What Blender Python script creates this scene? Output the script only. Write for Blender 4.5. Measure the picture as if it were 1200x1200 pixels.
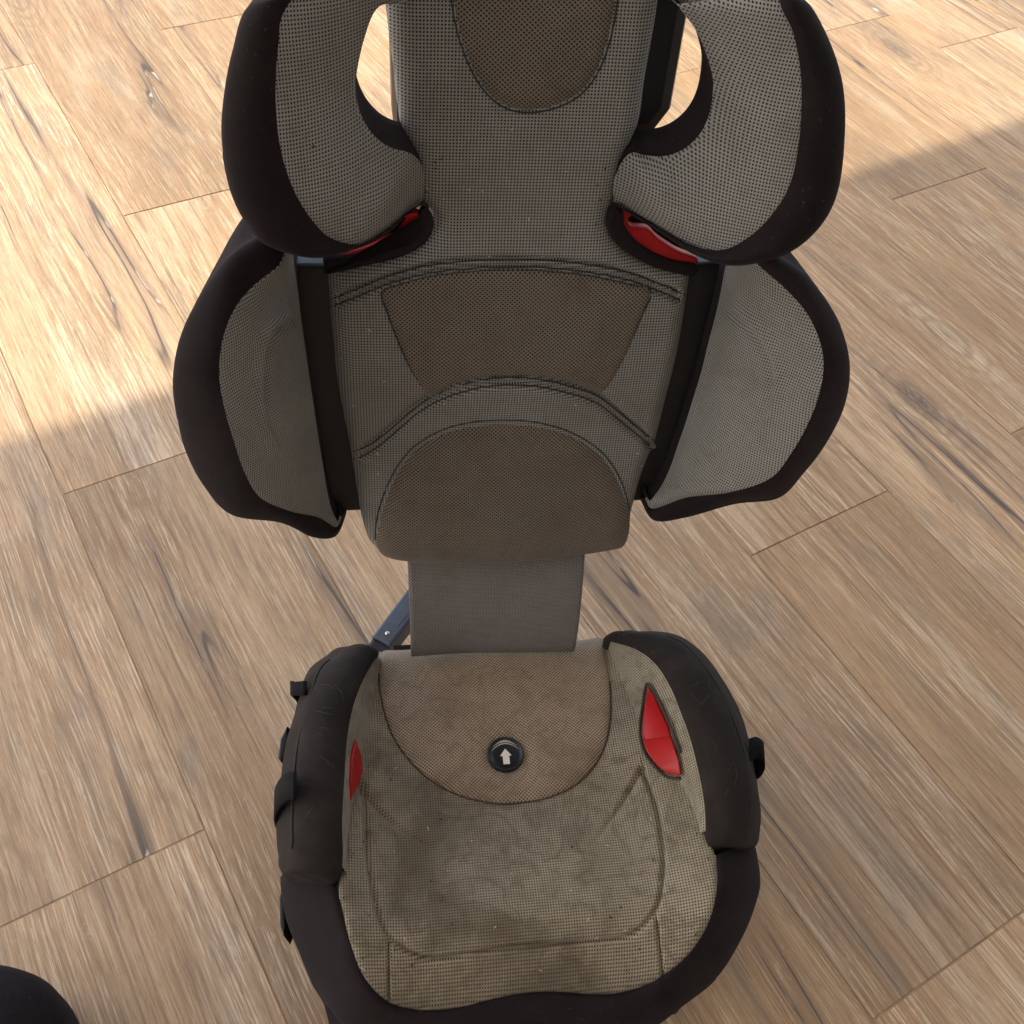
import bpy, bmesh, math, random
import numpy as np
from mathutils import Vector, Matrix, geometry

for o in list(bpy.data.objects):
    bpy.data.objects.remove(o)
SC = bpy.context.scene
COL = SC.collection
rng = random.Random(7)

# ------------------------------------------------------------------ camera
F, PITCH, ROLL, CAM_H = 1247.7 / 1200, 0.894865, 0.136681, 1.1
cp, sp = math.cos(PITCH), math.sin(PITCH)
fw = np.array([0, cp, -sp]); u0 = np.array([0, sp, cp]); r0 = np.array([1., 0, 0])
rt = math.cos(ROLL) * r0 + math.sin(ROLL) * u0
up = -math.sin(ROLL) * r0 + math.cos(ROLL) * u0
cam_d = bpy.data.cameras.new('camera')
cam = bpy.data.objects.new('camera', cam_d); COL.objects.link(cam)
cam_d.sensor_width = 36; cam_d.lens = 36 * F; cam_d.clip_start = 0.02; cam_d.clip_end = 500
cam.matrix_world = Matrix(((rt[0], up[0], -fw[0], 0), (rt[1], up[1], -fw[1], 0), (rt[2], up[2], -fw[2], CAM_H), (0, 0, 0, 1)))
SC.camera = cam
SC.render.resolution_x = SC.render.resolution_y = 1024

# ------------------------------------------------------------------ light
ADIR = 2.210972                       # plank direction = straight out of the house
A2 = np.array([math.cos(ADIR), math.sin(ADIR)]); B2 = np.array([-A2[1], A2[0]])
SUN_EL, SUN_AZ = math.radians(36), ADIR + math.radians(66)
W = bpy.data.worlds.new("World"); SC.world = W; W.use_nodes = True
wn = W.node_tree.nodes; wl = W.node_tree.links; wn.clear()
sky = wn.new('ShaderNodeTexSky'); sky.sky_type = 'NISHITA'; sky.sun_disc = False
sky.sun_elevation = SUN_EL; sky.sun_rotation = math.pi / 2 - SUN_AZ
sky.dust_density = 1.6
bg = wn.new('ShaderNodeBackground'); bg.inputs[1].default_value = 0.15
wo = wn.new('ShaderNodeOutputWorld')
wl.new(sky.outputs[0], bg.inputs[0]); wl.new(bg.outputs[0], wo.inputs[0])
sd = bpy.data.lights.new('sun', 'SUN'); sd.energy = 2.0; sd.angle = math.radians(0.5); sd.color = (1, 0.88, 0.70)
sun = bpy.data.objects.new('sun', sd); COL.objects.link(sun)
sv = Vector((math.cos(SUN_AZ) * math.cos(SUN_EL), math.sin(SUN_AZ) * math.cos(SUN_EL), math.sin(SUN_EL)))
sun.rotation_euler = sv.to_track_quat('Z', 'Y').to_euler()
sun.location = (0, 0, 6)
SC.view_settings.view_transform = 'Standard'
SC.view_settings.look = 'None'
SC.view_settings.exposure = 1.48
SC.view_settings.gamma = 1

# ------------------------------------------------------------------ frames
YAW = math.radians(12.6)
SX = np.array([math.cos(YAW), math.sin(YAW), 0]); SY = np.array([-math.sin(YAW), math.cos(YAW), 0]); SZ = np.array([0, 0, 1.])
ST = .117 * SX + .40 * SY
M3 = np.array([SX, SY, SZ])           # world -> seat frame
EYE = M3 @ (np.array([0, 0, CAM_H]) - ST)


def ray(x, y):
    """direction (seat frame) in which the photo's point (x, y) lies; used to take measurements"""
    return M3 @ ((x - 600) / 1200 / F * rt - (y - 600) / 1200 / F * up + fw)


def at(x, y, yy=None, zz=None, g=None):
    d = ray(x, y)
    if g is None:
        t = (yy - EYE[1]) / d[1] if yy is not None else (zz - EYE[2]) / d[2]
        return EYE + d * t
    ts = np.linspace(.35, 1.7, 400)
    v = np.array([g(EYE + d * t) for t in ts])
    k = np.where((v[:-1] > 0) & (v[1:] <= 0))[0]
    k = k[0] if len(k) else int(np.argmin(np.abs(v[:-1])))
    a, b = ts[k], ts[k + 1]
    for _ in range(25):
        m = (a + b) / 2
        if g(EYE + d * m) > 0: a = m
        else: b = m
    return EYE + d * (a + b) / 2


def topix(P):
    """photo coordinates of seat-frame points (n,3)"""
    q = (P - EYE) @ M3
    z = q @ fw
    return np.stack([600 + 1200 * F * (q @ rt) / z, 600 - 1200 * F * (q @ up) / z], -1)


def gpt(x, y, z=0.):
    d = (x - 600) / 1200 / F * rt - (y - 600) / 1200 / F * up + fw
    return d * ((z - CAM_H) / d[2]) + np.array([0, 0, CAM_H])


# ------------------------------------------------------------------ curves and meshes
def smooth(pts, n=8, closed=False):
    p = np.array(pts, float); N = len(p); out = []
    m = N if closed else N - 1
    for i in range(m):
        if closed: a, b, c, d = p[i - 1], p[i], p[(i + 1) % N], p[(i + 2) % N]
        else: a, b, c, d = p[max(i - 1, 0)], p[i], p[i + 1], p[min(i + 2, N - 1)]
        # centripetal-ish Catmull Rom
        for k in range(n):
            t = k / n
            out.append(.5 * (2 * b + (c - a) * t + (2 * a - 5 * b + 4 * c - d) * t * t + (3 * b - a - 3 * c + d) * t ** 3))
    if not closed: out.append(p[-1])
    return np.array(out)


def resample(p, n):
    d = np.r_[0, np.cumsum(np.linalg.norm(np.diff(p, axis=0), axis=1))]
    t = np.linspace(0, d[-1], n)
    return np.stack([np.interp(t, d, p[:, k]) for k in range(p.shape[1])], -1)


def dist_poly(P, poly, closed=False):
    """distance of 2D points to a polyline"""
    q = np.array(poly, float)
    a = q if closed else q[:-1]
    b = np.roll(q, -1, 0) if closed else q[1:]
    out = np.full(len(P), 1e9)
    for s, e in zip(a, b):
        v = e - s; L = (v @ v) or 1e-12
        t = np.clip(((P - s) @ v) / L, 0, 1)
        out = np.minimum(out, np.linalg.norm(P - s - t[:, None] * v, axis=1))
    return out


def link(name, me, mat, parent=None):
    o = bpy.data.objects.new(name, me); COL.objects.link(o)
    if mat is not None: me.materials.append(mat)
    if parent is not None: o.parent = parent
    return o


def mesh_from(name, V, Fs, mat, parent=None, uv=None, flat=False):
    me = bpy.data.meshes.new(name)
    me.from_pydata([tuple(map(float, v)) for v in V], [], Fs)
    if uv is not None:
        l = me.uv_layers.new(name='UVMap')
        idx = np.zeros(len(me.loops), np.int32); me.loops.foreach_get('vertex_index', idx)
        l.data.foreach_set('uv', np.asarray(uv, np.float32)[idx].ravel())
    me.validate(); me.update()
    if not flat: me.polygons.foreach_set('use_smooth', [True] * len(me.polygons))
    return link(name, me, mat, parent)


def grid_normals(G):
    du = np.gradient(G, axis=1); dv = np.gradient(G, axis=0)
    n = np.cross(du, dv); L = np.linalg.norm(n, axis=2, keepdims=True); L[L < 1e-12] = 1
    n /= L
    s = np.sign(np.sum(n * (EYE - G), axis=2, keepdims=True)); s[s == 0] = 1
    return n * s


def groove(G, lines):
    """press sewn seams into a grid of points: lines = [(polyline in photo px, width px, depth m), ...]"""
    n = grid_normals(G); pix = topix(G.reshape(-1, 3))
    off = np.zeros(len(pix))
    for ln in lines:
        poly, w, dep = ln[:3]
        d = dist_poly(pix, poly); k = 1.
        if len(ln) > 3: k = np.clip(np.linalg.norm(pix - poly[-1], axis=1) / ln[3], 0, 1) ** 1.3
        off -= dep * k * np.exp(-(d / w) ** 2)
    return G + n * off.reshape(G.shape[:2])[..., None]


def lump(G, amp, f=24., seed=0):
    rs = np.random.RandomState(seed); n = grid_normals(G); v = np.zeros(G.shape[:2])
    for k in range(14):
        w = rs.randn(3); w *= f * rs.uniform(.5, 2.2) / np.linalg.norm(w); v += np.sin(G @ w * 2 + rs.uniform(0, 6.28)) / (np.linalg.norm(w) / f + .5)
    return G + n * (v / 5 * amp)[..., None]


def grid_faces(R, C, closed=False, base=0):
    f = []
    for i in range(R - 1):
        for j in range(C if closed else C - 1):
            k = (j + 1) % C
            f.append((base + i * C + j, base + i * C + k, base + (i + 1) * C + k, base + (i + 1) * C + j))
    return f


def grid_uv(G):
    du = np.linalg.norm(np.diff(G, axis=1), axis=2); dv = np.linalg.norm(np.diff(G, axis=0), axis=2)
    U = np.concatenate([np.zeros((G.shape[0], 1)), np.cumsum(du, 1)], 1)
    V = np.concatenate([np.zeros((1, G.shape[1])), np.cumsum(dv, 0)], 0)
    V = np.repeat(V.mean(1, keepdims=True), G.shape[1], 1)
    return np.stack([U, V], -1).reshape(-1, 2)


def sheet(name, G, mat, parent, uv=None, back=None, closed=False):
    """grid sheet; back = vector: gives it sides and a back so that it is solid"""
    R, C = G.shape[:2]
    V = list(G.reshape(-1, 3)); uv = list(grid_uv(G) if uv is None else uv)
    Fs = grid_faces(R, C, closed)
    if back is not None:
        rim = [(i, 0) for i in range(R)] + [(R - 1, j) for j in range(1, C)] + [(i, C - 1) for i in range(R - 2, -1, -1)] + [(0, j) for j in range(C - 2, 0, -1)]
        b0 = len(V)
        for i, j in rim:
            V.append(G[i, j] + np.asarray(back)); uv.append(uv[i * C + j])
        n = len(rim)
        for k in range(n):
            a, b = rim[k], rim[(k + 1) % n]
            Fs.append((a[0] * C + a[1], b0 + k, b0 + (k + 1) % n, b[0] * C + b[1]))
        # back: join left and right rims row by row
        L = list(range(R)); Rr = [R - 1 + C - 1 + (R - 1 - i) for i in range(R)]
        for i in range(R - 1):
            q = (b0 + L[i], b0 + Rr[i] % n, b0 + Rr[i + 1] % n, b0 + L[i + 1])
            if len(set(q)) == 4: Fs.append(q)
    o = mesh_from(name, V, Fs, mat, parent, uv)
    bm = bmesh.new(); bm.from_mesh(o.data); bmesh.ops.recalc_face_normals(bm, faces=bm.faces); bm.to_mesh(o.data); bm.free()
    return o


def fill_rows(poly, nr, nc):
    """rows of points across a closed 2D outline (one interval per row)"""
    q = np.array(poly); t0, t1 = q[:, 1].min(), q[:, 1].max(); e = (t1 - t0) * 1e-4
    a = q; b = np.roll(q, -1, 0); out = []
    w = .5 - .5 * np.cos(np.linspace(0, math.pi, nr)); w = .35 * w + .65 * np.linspace(0, 1, nr)
    for t in t0 + e + (t1 - t0 - 2 * e) * w:
        xs = []
        for s, f in zip(a, b):
            if (s[1] - t) * (f[1] - t) <= 0 and s[1] != f[1]:
                xs.append(s[0] + (f[0] - s[0]) * (t - s[1]) / (f[1] - s[1]))
        x0, x1 = min(xs), max(xs)
        u = np.linspace(0, 1, nc); u = .3 * (.5 - .5 * np.cos(u * math.pi)) + .7 * u
        out.append(np.stack([x0 + (x1 - x0) * u, np.full(nc, t)], -1))
    return np.array(out)


def tube(pts, r, seg=8, closed=False, cap=True):
    p = np.array(pts, float); n = len(p)
    V = []; Fs = []
    for i in range(n):
        a = p[i - 1] if (closed or i > 0) else p[i]; b = p[(i + 1) % n] if (closed or i < n - 1) else p[i]
        t = b - a; t /= (np.linalg.norm(t) or 1)
        h = np.array([0, 0, 1.]) if abs(t[2]) < .9 else np.array([1., 0, 0])
        x = np.cross(t, h); x /= np.linalg.norm(x); y = np.cross(t, x)
        rr = r[i] if hasattr(r, '__len__') else r
        for k in range(seg):
            c, s = math.cos(2 * math.pi * k / seg), math.sin(2 * math.pi * k / seg)
            V.append(p[i] + rr * (c * x + s * y))
    m = n if closed else n - 1
    for i in range(m):
        for k in range(seg):
            j = (i + 1) % n; l = (k + 1) % seg
            Fs.append((i * seg + k, i * seg + l, j * seg + l, j * seg + k))
    if cap and not closed:
        Fs.append(tuple(range(seg))[::-1]); Fs.append(tuple((n - 1) * seg + k for k in range(seg)))
    return V, Fs


def slab(name, pts, ext, mat, parent, bev=0.0015, seg=2, mids=None):
    """closed 3D outline, extruded by ext, edges rounded"""
    bm = bmesh.new()
    top = [bm.verts.new(p) for p in pts]
    bot = [bm.verts.new(np.array(p) + np.array(ext)) for p in pts]
    n = len(pts)
    ft = bm.faces.new(top); fb = bm.faces.new(bot[::-1])
    for i in range(n):
        bm.faces.new((top[i], bot[i], bot[(i + 1) % n], top[(i + 1) % n]))
    bmesh.ops.recalc_face_normals(bm, faces=bm.faces)
    if bev:
        ed = [e for e in bm.edges if len(e.link_faces) == 2 and (ft in e.link_faces or fb in e.link_faces)]
        bmesh.ops.bevel(bm, geom=ed, offset=bev, segments=seg, affect='EDGES', profile=.5)
    bmesh.ops.triangulate(bm, faces=[f for f in bm.faces if len(f.verts) > 4])
    me = bpy.data.meshes.new(name); bm.to_mesh(me); bm.free()
    me.polygons.foreach_set('use_smooth', [False] * len(me.polygons))
    me.update()
    o = link(name, me, mat, parent)
    return o


def box_mesh(name, c, s, mat, parent=None, bev=0.004, rot=0., seg=2):
    bm = bmesh.new(); bmesh.ops.create_cube(bm, size=1)
    for v in bm.verts: v.co = Vector((v.co.x * s[0], v.co.y * s[1], v.co.z * s[2]))
    if bev: bmesh.ops.bevel(bm, geom=bm.edges[:], offset=bev, segments=seg, affect='EDGES')
    bmesh.ops.rotate(bm, verts=bm.verts, cent=(0, 0, 0), matrix=Matrix.Rotation(rot, 3, 'Z'))
    bmesh.ops.translate(bm, verts=bm.verts, vec=c)
    me = bpy.data.meshes.new(name); bm.to_mesh(me); bm.free(); me.update()
    return link(name, me, mat, parent)


# ------------------------------------------------------------------ materials
class NT:
    def __init__(s, name):
        s.m = bpy.data.materials.new(name); s.m.use_nodes = True
        s.n = s.m.node_tree.nodes; s.l = s.m.node_tree.links
        s.b = s.n['Principled BSDF']
    def new(s, t, **k):
        x = s.n.new(t)
        for a, v in k.items(): setattr(x, a, v)
        return x
    def put(s, sock, v):
        if hasattr(v, 'is_output'): s.l.new(v, sock)
        elif v is not None: sock.default_value = v
    def math(s, op, a, b=None, c=None, clamp=False):
        x = s.new('ShaderNodeMath', operation=op, use_clamp=clamp)
        s.put(x.inputs[0], a); s.put(x.inputs[1], b)
        if c is not None: s.put(x.inputs[2], c)
        return x.outputs[0]
    def mix(s, f, a, b, mode='MIX'):
        x = s.new('ShaderNodeMix', data_type='RGBA', blend_type=mode)
        s.put(x.inputs[0], f)
        for i, v in ((6, a), (7, b)):
            if isinstance(v, tuple): v = v + (1,) if len(v) == 3 else v
            s.put(x.inputs[i], v)
        return x.outputs[2]
    def noise(s, vec, scale, detail=3, rough=.5, dist=0., dim='3D'):
        x = s.new('ShaderNodeTexNoise', noise_dimensions=dim)
        s.put(x.inputs['Vector'], vec); x.inputs['Scale'].default_value = scale
        x.inputs['Detail'].default_value = detail; x.inputs['Roughness'].default_value = rough; x.inputs['Distortion'].default_value = dist
        return x.outputs[0]
    def ramp(s, v, a, b, lo=0., hi=1., smooth=True):
        x = s.new('ShaderNodeMapRange', interpolation_type='SMOOTHSTEP' if smooth else 'LINEAR')
        s.put(x.inputs[0], v)
        for i, q in enumerate((a, b, lo, hi)): x.inputs[i + 1].default_value = q
        return x.outputs[0]
    def mapping(s, vec, scale=(1, 1, 1), rot=(0, 0, 0)):
        x = s.new('ShaderNodeMapping'); s.put(x.inputs[0], vec)
        x.inputs['Scale'].default_value = scale; x.inputs['Rotation'].default_value = rot
        return x.outputs[0]
    def bump(s, h, strength, dist):
        x = s.new('ShaderNodeBump'); s.put(x.inputs['Height'], h)
        x.inputs['Strength'].default_value = strength; x.inputs['Distance'].default_value = dist
        s.l.new(x.outputs[0], s.b.inputs['Normal'])


def mesh_fabric(name, thread, thread2, hole, px, py, stagger, dirt, dirt_amt, thr=.25, stain_scale=14., lint=True):
    """knitted spacer fabric with rows of small open cells, dirt and wear"""
    t = NT(name)
    uv = t.new('ShaderNodeUVMap').outputs[0]; ob = t.new('ShaderNodeTexCoord').outputs['Object']
    # small irregularity of the knit
    wob = t.noise(ob, 60, 2)
    wv = t.new('ShaderNodeVectorMath', operation='SCALE'); t.put(wv.inputs[0], t.new('ShaderNodeTexNoise').outputs[1]); wv.inputs[3].default_value = .0008
    n3 = wv.inputs[0].links[0].from_node; t.put(n3.inputs['Vector'], ob); n3.inputs['Scale'].default_value = 25
    av = t.new('ShaderNodeVectorMath', operation='ADD'); t.put(av.inputs[0], uv); t.put(av.inputs[1], wv.outputs[0])
    sep = t.new('ShaderNodeSeparateXYZ'); t.put(sep.inputs[0], av.outputs[0])
    u, v = sep.outputs[0], sep.outputs[1]
    if stagger:
        a = t.math('ADD', t.math('MULTIPLY', u, 1 / px), t.math('MULTIPLY', v, 1 / py))
        b = t.math('SUBTRACT', t.math('MULTIPLY', u, 1 / px), t.math('MULTIPLY', v, 1 / py))
    else:
        a = t.math('MULTIPLY', u, 1 / px); b = t.math('MULTIPLY', v, 1 / py)
    ca = t.math('COSINE', t.math('MULTIPLY', a, 2 * math.pi)); cb = t.math('COSINE', t.math('MULTIPLY', b, 2 * math.pi))
    cell = t.math('ADD', ca, cb)                                   # -2..2
    hol = t.ramp(cell, thr, thr + .9)
    fine = t.noise(ob, 900, 2, .6)
    big = t.noise(ob, 9, 4, .6)
    base = t.mix(t.ramp(fine, .3, .7), thread, thread2)
    base = t.mix(t.ramp(big, .38, .7, 0, .35), base, tuple(c * .72 for c in thread))
    # dirt
    dn = t.math('MULTIPLY', t.ramp(t.noise(ob, stain_scale, 5, .68, .4), .42, .68), dirt_amt)
    base = t.mix(dn, base, dirt)
    dn2 = t.math('MULTIPLY', t.ramp(t.noise(ob, stain_scale * 3.1, 4, .7), .5, .75), dirt_amt * .7)
    base = t.mix(dn2, base, tuple(c * .8 for c in dirt))
    tn = t.noise(ob, stain_scale * 1.3, 3, .55, .8)
    tide = t.math('MULTIPLY', t.ramp(t.math('ABSOLUTE', t.math('SUBTRACT', tn, .54)), .004, .022, 1, 0), dirt_amt * .42)
    base = t.mix(tide, base, tuple(c * .75 for c in dirt))
    mot = t.ramp(t.noise(ob, 95, 3, .65), .5, .68, 0, dirt_amt * .5)
    base = t.mix(mot, base, dirt)
    pale = t.ramp(t.noise(ob, stain_scale * 1.7, 3, .65), .6, .8, 0, .22)
    base = t.mix(pale, base, tuple(min(1, c * 1.6) for c in thread))
    col = t.mix(hol, base, hole)
    if lint:
        vo = t.new('ShaderNodeTexVoronoi', feature='F1'); t.put(vo.inputs['Vector'], t.mapping(ob, (1, 1, 2))); vo.inputs['Scale'].default_value = 26
        sp_ = t.math('MULTIPLY', t.ramp(vo.outputs['Distance'], .03, .055, 1, 0), t.ramp(t.noise(ob, 17, 1), .58, .62))
        col = t.mix(sp_, col, (.02, .018, .016))
    t.put(t.b.inputs['Base Color'], col)
    t.b.inputs['Roughness'].default_value = .85
    t.b.inputs['Specular IOR Level'].default_value = .3
    t.b.inputs['Sheen Weight'].default_value = .12; t.b.inputs['Sheen Roughness'].default_value = .5
    h = t.math('ADD', t.math('MULTIPLY', hol, -1.), t.math('MULTIPLY', fine, .35))
    t.bump(h, .55, .0012)
    return t.m


def plush(name, c, fade, scratch=.0):
    t = NT(name); ob = t.new('ShaderNodeTexCoord').outputs['Object']
    fine = t.noise(ob, 1400, 2, .7); mid = t.noise(ob, 30, 4, .65); big = t.noise(ob, 7, 3, .6)
    col = t.mix(t.ramp(mid, .4, .75, 0, .55), c, fade)
    col = t.mix(t.ramp(big, .5, .7, 0, .4), col, tuple(x * 1.25 for x in fade))
    col = t.mix(t.ramp(fine, .35, .7, 0, .35), col, tuple(x * .55 for x in c))
    dst = t.ramp(t.noise(ob, 420, 1, .5), .70, .76, 0, .45)
    col = t.mix(t.math('MULTIPLY', dst, t.ramp(big, .4, .6)), col, (.11, .10, .09))
    if scratch:
        w = t.noise(t.mapping(ob, (14, 5, 9), (.3, .2, .5)), 1.6, 1, .4, .5)
        s = t.math('MULTIPLY', t.ramp(t.math('ABSOLUTE', t.math('SUBTRACT', w, .5)), .0, .004, 1, 0), t.ramp(t.noise(ob, 11, 1), .55, .66, 0, scratch))
        col = t.mix(s, col, (.16, .145, .13))
    t.put(t.b.inputs['Base Color'], col)
    t.b.inputs['Roughness'].default_value = .9
    t.b.inputs['Specular IOR Level'].default_value = .12
    t.b.inputs['Sheen Weight'].default_value = .03; t.b.inputs['Sheen Roughness'].default_value = .45
    t.b.inputs['Sheen Tint'].default_value = (.75, .72, .85, 1)
    t.bump(t.math('ADD', fine, t.math('MULTIPLY', mid, 1.5)), .3, .0006)
    return t.m


def plastic(name, c, rough=.4, spec=.5, grain=.25):
    t = NT(name); ob = t.new('ShaderNodeTexCoord').outputs['Object']
    n = t.noise(ob, 700, 2, .6); w = t.noise(ob, 18, 4, .65)
    t.put(t.b.inputs['Base Color'], t.mix(t.ramp(w, .4, .75, 0, .4), c, tuple(min(1, x * 1.5 + .006) for x in c)))
    t.put(t.b.inputs['Roughness'], t.ramp(w, .3, .7, rough - .06, rough + .1))
    t.b.inputs['Specular IOR Level'].default_value = spec
    t.bump(n, grain, .0004)
    return t.m


def wood_tile():
    """limed oak look of a printed porcelain plank; lengthwise = object X"""
    t = NT('wood_plank'); ob = t.new('ShaderNodeTexCoord').outputs['Object']
    rnd = t.new('ShaderNodeObjectInfo').outputs['Random']
    off = t.new('ShaderNodeCombineXYZ')
    t.put(off.inputs[0], t.math('MULTIPLY', rnd, 37.)); t.put(off.inputs[1], t.math('MULTIPLY', rnd, 91.)); t.put(off.inputs[2], t.math('MULTIPLY', rnd, 13.))
    ad = t.new('ShaderNodeVectorMath', operation='ADD'); t.put(ad.inputs[0], ob); t.put(ad.inputs[1], off.outputs[0])
    # gentle bending of the grain
    wn_ = t.new('ShaderNodeTexNoise'); t.put(wn_.inputs['Vector'], t.mapping(ad.outputs[0], (2.0, 5, 1))); wn_.inputs['Scale'].default_value = 1.; wn_.inputs['Detail'].default_value = 2
    ws = t.new('ShaderNodeVectorMath', operation='MULTIPLY_ADD'); t.put(ws.inputs[0], wn_.outputs[1]); ws.inputs[1].default_value = (0, .03, 0); t.put(ws.inputs[2], ad.outputs[0])
    P = ws.outputs[0]
    # knots: push the grain aside round them
    vk = t.new('ShaderNodeTexVoronoi', feature='F1'); t.put(vk.inputs['Vector'], t.mapping(ad.outputs[0], (2.2, 5.5, 1))); vk.inputs['Scale'].default_value = 1.; vk.inputs['Randomness'].default_value = 1
    kd = vk.outputs['Distance']
    kmask = t.math('GREATER_THAN', t.noise(vk.outputs['Position'], 3.1, 0), .46)
    kin = t.math('MULTIPLY', t.ramp(kd, .03, .16, 1, 0), kmask)
    kring = t.math('MULTIPLY', t.ramp(kd, .10, .42, 1, 0), kmask)
    broad = t.noise(t.mapping(P, (1.4, 13, 1)), 1., 4, .6)
    band = t.noise(t.mapping(P, (2.2, 46, 1)), 1., 3, .6)
    grain = t.noise(t.mapping(P, (11, 430, 1)), 1., 4, .7)
    fibre = t.noise(t.mapping(P, (3.5, 120, 1)), 1., 3, .65)
    pores = t.noise(t.mapping(P, (45, 800, 1)), 1., 2, .6)
    curl = t.noise(t.mapping(P, (70, 130, 1)), 1., 3, .65, 1.2)
    rnd2 = t.math('FRACT', t.math('MULTIPLY', rnd, 17.31))
    tone = t.mix(rnd, (.345, .232, .138), (.39, .275, .172))
    col = t.mix(t.ramp(broad, .36, .66), t.mix(.65, tone, (.25, .165, .10)), tone)
    col = t.mix(t.ramp(t.noise(t.mapping(P, (1.1, 7, 1)), 1.6, 3, .6), .5, .74, 0, .75), col, (.46, .375, .28))
    col = t.mix(t.ramp(t.noise(t.mapping(P, (1.6, 16, 1)), 1.3, 3, .6), .54, .76, 0, .55), col, (.33, .195, .115))
    col = t.mix(t.ramp(t.noise(t.mapping(P, (1.3, 10, 1)), 1.9, 3, .6), .55, .75, 0, .75), col, (.20, .145, .10))
    col = t.mix(t.ramp(t.noise(t.mapping(P, (3.5, 9, 1)), 1.7, 4, .65), .50, .70, 0, .6), col, (.215, .175, .135))
    # growth lines
    wv = t.new('ShaderNodeTexWave', wave_type='BANDS', bands_direction='Y', wave_profile='SAW')
    t.put(wv.inputs['Vector'], t.mapping(P, (.16, 1, 1))); wv.inputs['Scale'].default_value = 15; wv.inputs['Distortion'].default_value = 5.5; wv.inputs['Detail'].default_value = 2; wv.inputs['Detail Scale'].default_value = .6; wv.inputs['Detail Roughness'].default_value = .55
    gl = t.math('MULTIPLY', t.ramp(wv.outputs[1], .66, 1.), t.ramp(t.noise(t.mapping(P, (1.3, 6, 1)), 1.2, 2), .46, .60, .08, .62))
    col = t.mix(gl, col, (.18, .115, .07))
    col = t.mix(t.ramp(band, .5, .72, 0, .5), col, t.mix(.5, col, (.19, .13, .085)))
    # limed (pale) strokes and dark pores
    reg = t.ramp(t.noise(t.mapping(P, (1.8, 9, 1)), 1.4, 2), .35, .62, .35, 1)
    col = t.mix(t.ramp(fibre, .32, .46, .3, 0), col, (.20, .135, .085))
    col = t.mix(t.ramp(fibre, .54, .68, 0, .3), col, (.47, .375, .27))
    col = t.mix(t.math('MULTIPLY', t.ramp(grain, .53, .60, 0, .62), reg), col, (.56, .465, .345))
    col = t.mix(t.math('MULTIPLY', t.ramp(curl, .58, .68, 0, .2), t.ramp(broad, .40, .50, 1, .0)), col, (.54, .45, .34))
    col = t.mix(t.ramp(grain, .36, .46, .55, 0), col, (.15, .10, .063))
    col = t.mix(t.ramp(pores, .57, .66, 0, .4), col, (.15, .105, .068))
    # knots
    rings = t.new('ShaderNodeMath', operation='SINE'); t.put(rings.inputs[0], t.math('MULTIPLY_ADD', kd, 95., t.math('MULTIPLY', band, 9.)))
    col = t.mix(t.math('MULTIPLY', kring, t.ramp(rings.outputs[0], -.2, 1, .0, .5)), col, (.20, .14, .095))
    col = t.mix(t.math('MULTIPLY', kin, t.ramp(curl, .35, .6, .35, .95)), col, (.10, .085, .075))
    # long checks (cracks), grey inside with bits of white filler
    cn = t.noise(t.mapping(P, (.42, 8.5, 1)), 1.15, 3, .55)
    ca = t.math('ABSOLUTE', t.math('SUBTRACT', cn, .5))
    cm = t.ramp(t.noise(t.mapping(P, (.9, 4.5, 1)), 1.5, 1), .53, .60)
    halo = t.math('MULTIPLY', t.ramp(ca, .004, .04, .62, 0), cm)
    crack = t.math('MULTIPLY', t.ramp(ca, .002, .008, 1, 0), cm)
    col = t.mix(halo, col, (.17, .125, .095))
    col = t.mix(t.math('MULTIPLY', crack, t.ramp(band, .36, .5, .3, 1)), col, (.095, .078, .064))
    wf = t.math('MULTIPLY', t.math('MULTIPLY', t.ramp(ca, .001, .0035, 1, 0), cm), t.ramp(t.noise(t.mapping(P, (9, 30, 1)), 1.3, 2), .56, .62))
    col = t.mix(t.math('MULTIPLY', wf, .55), col, (.60, .56, .50))
    vm = t.new('ShaderNodeVectorMath', operation='MULTIPLY'); t.put(vm.inputs[0], col)
    br = t.math('MULTIPLY_ADD', rnd2, .36, .90)
    cx = t.new('ShaderNodeCombineXYZ'); t.put(cx.inputs[0], t.math('MULTIPLY', br, 1.36)); t.put(cx.inputs[1], t.math('MULTIPLY', br, t.math('MULTIPLY_ADD', rnd, .05, 1.315))); t.put(cx.inputs[2], t.math('MULTIPLY', br, t.math('MULTIPLY_ADD', rnd, .16, 1.20)))
    t.put(vm.inputs[1], cx.outputs[0]); col = vm.outputs[0]
    t.put(t.b.inputs['Base Color'], col)
    t.put(t.b.inputs['Roughness'], t.ramp(grain, .3, .7, .62, .78))
    t.b.inputs['Specular IOR Level'].default_value = .22
    h = t.math('ADD', t.math('MULTIPLY', grain, .8), t.math('SUBTRACT', t.math('MULTIPLY', pores, -.4), t.math('MULTIPLY', crack, 1.2)))
    t.bump(h, .35, .0012)
    return t.m


def plain(name, c, rough=.8, var=.15, scale=6., bump=.2):
    t = NT(name); ob = t.new('ShaderNodeTexCoord').outputs['Object']
    n = t.noise(ob, scale, 5, .6)
    t.put(t.b.inputs['Base Color'], t.mix(t.ramp(n, .3, .7), tuple(x * (1 - var) for x in c), tuple(min(1, x * (1 + var)) for x in c)))
    t.b.inputs['Roughness'].default_value = rough
    t.bump(t.noise(ob, scale * 30, 3), bump, .002)
    return t.m


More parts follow.
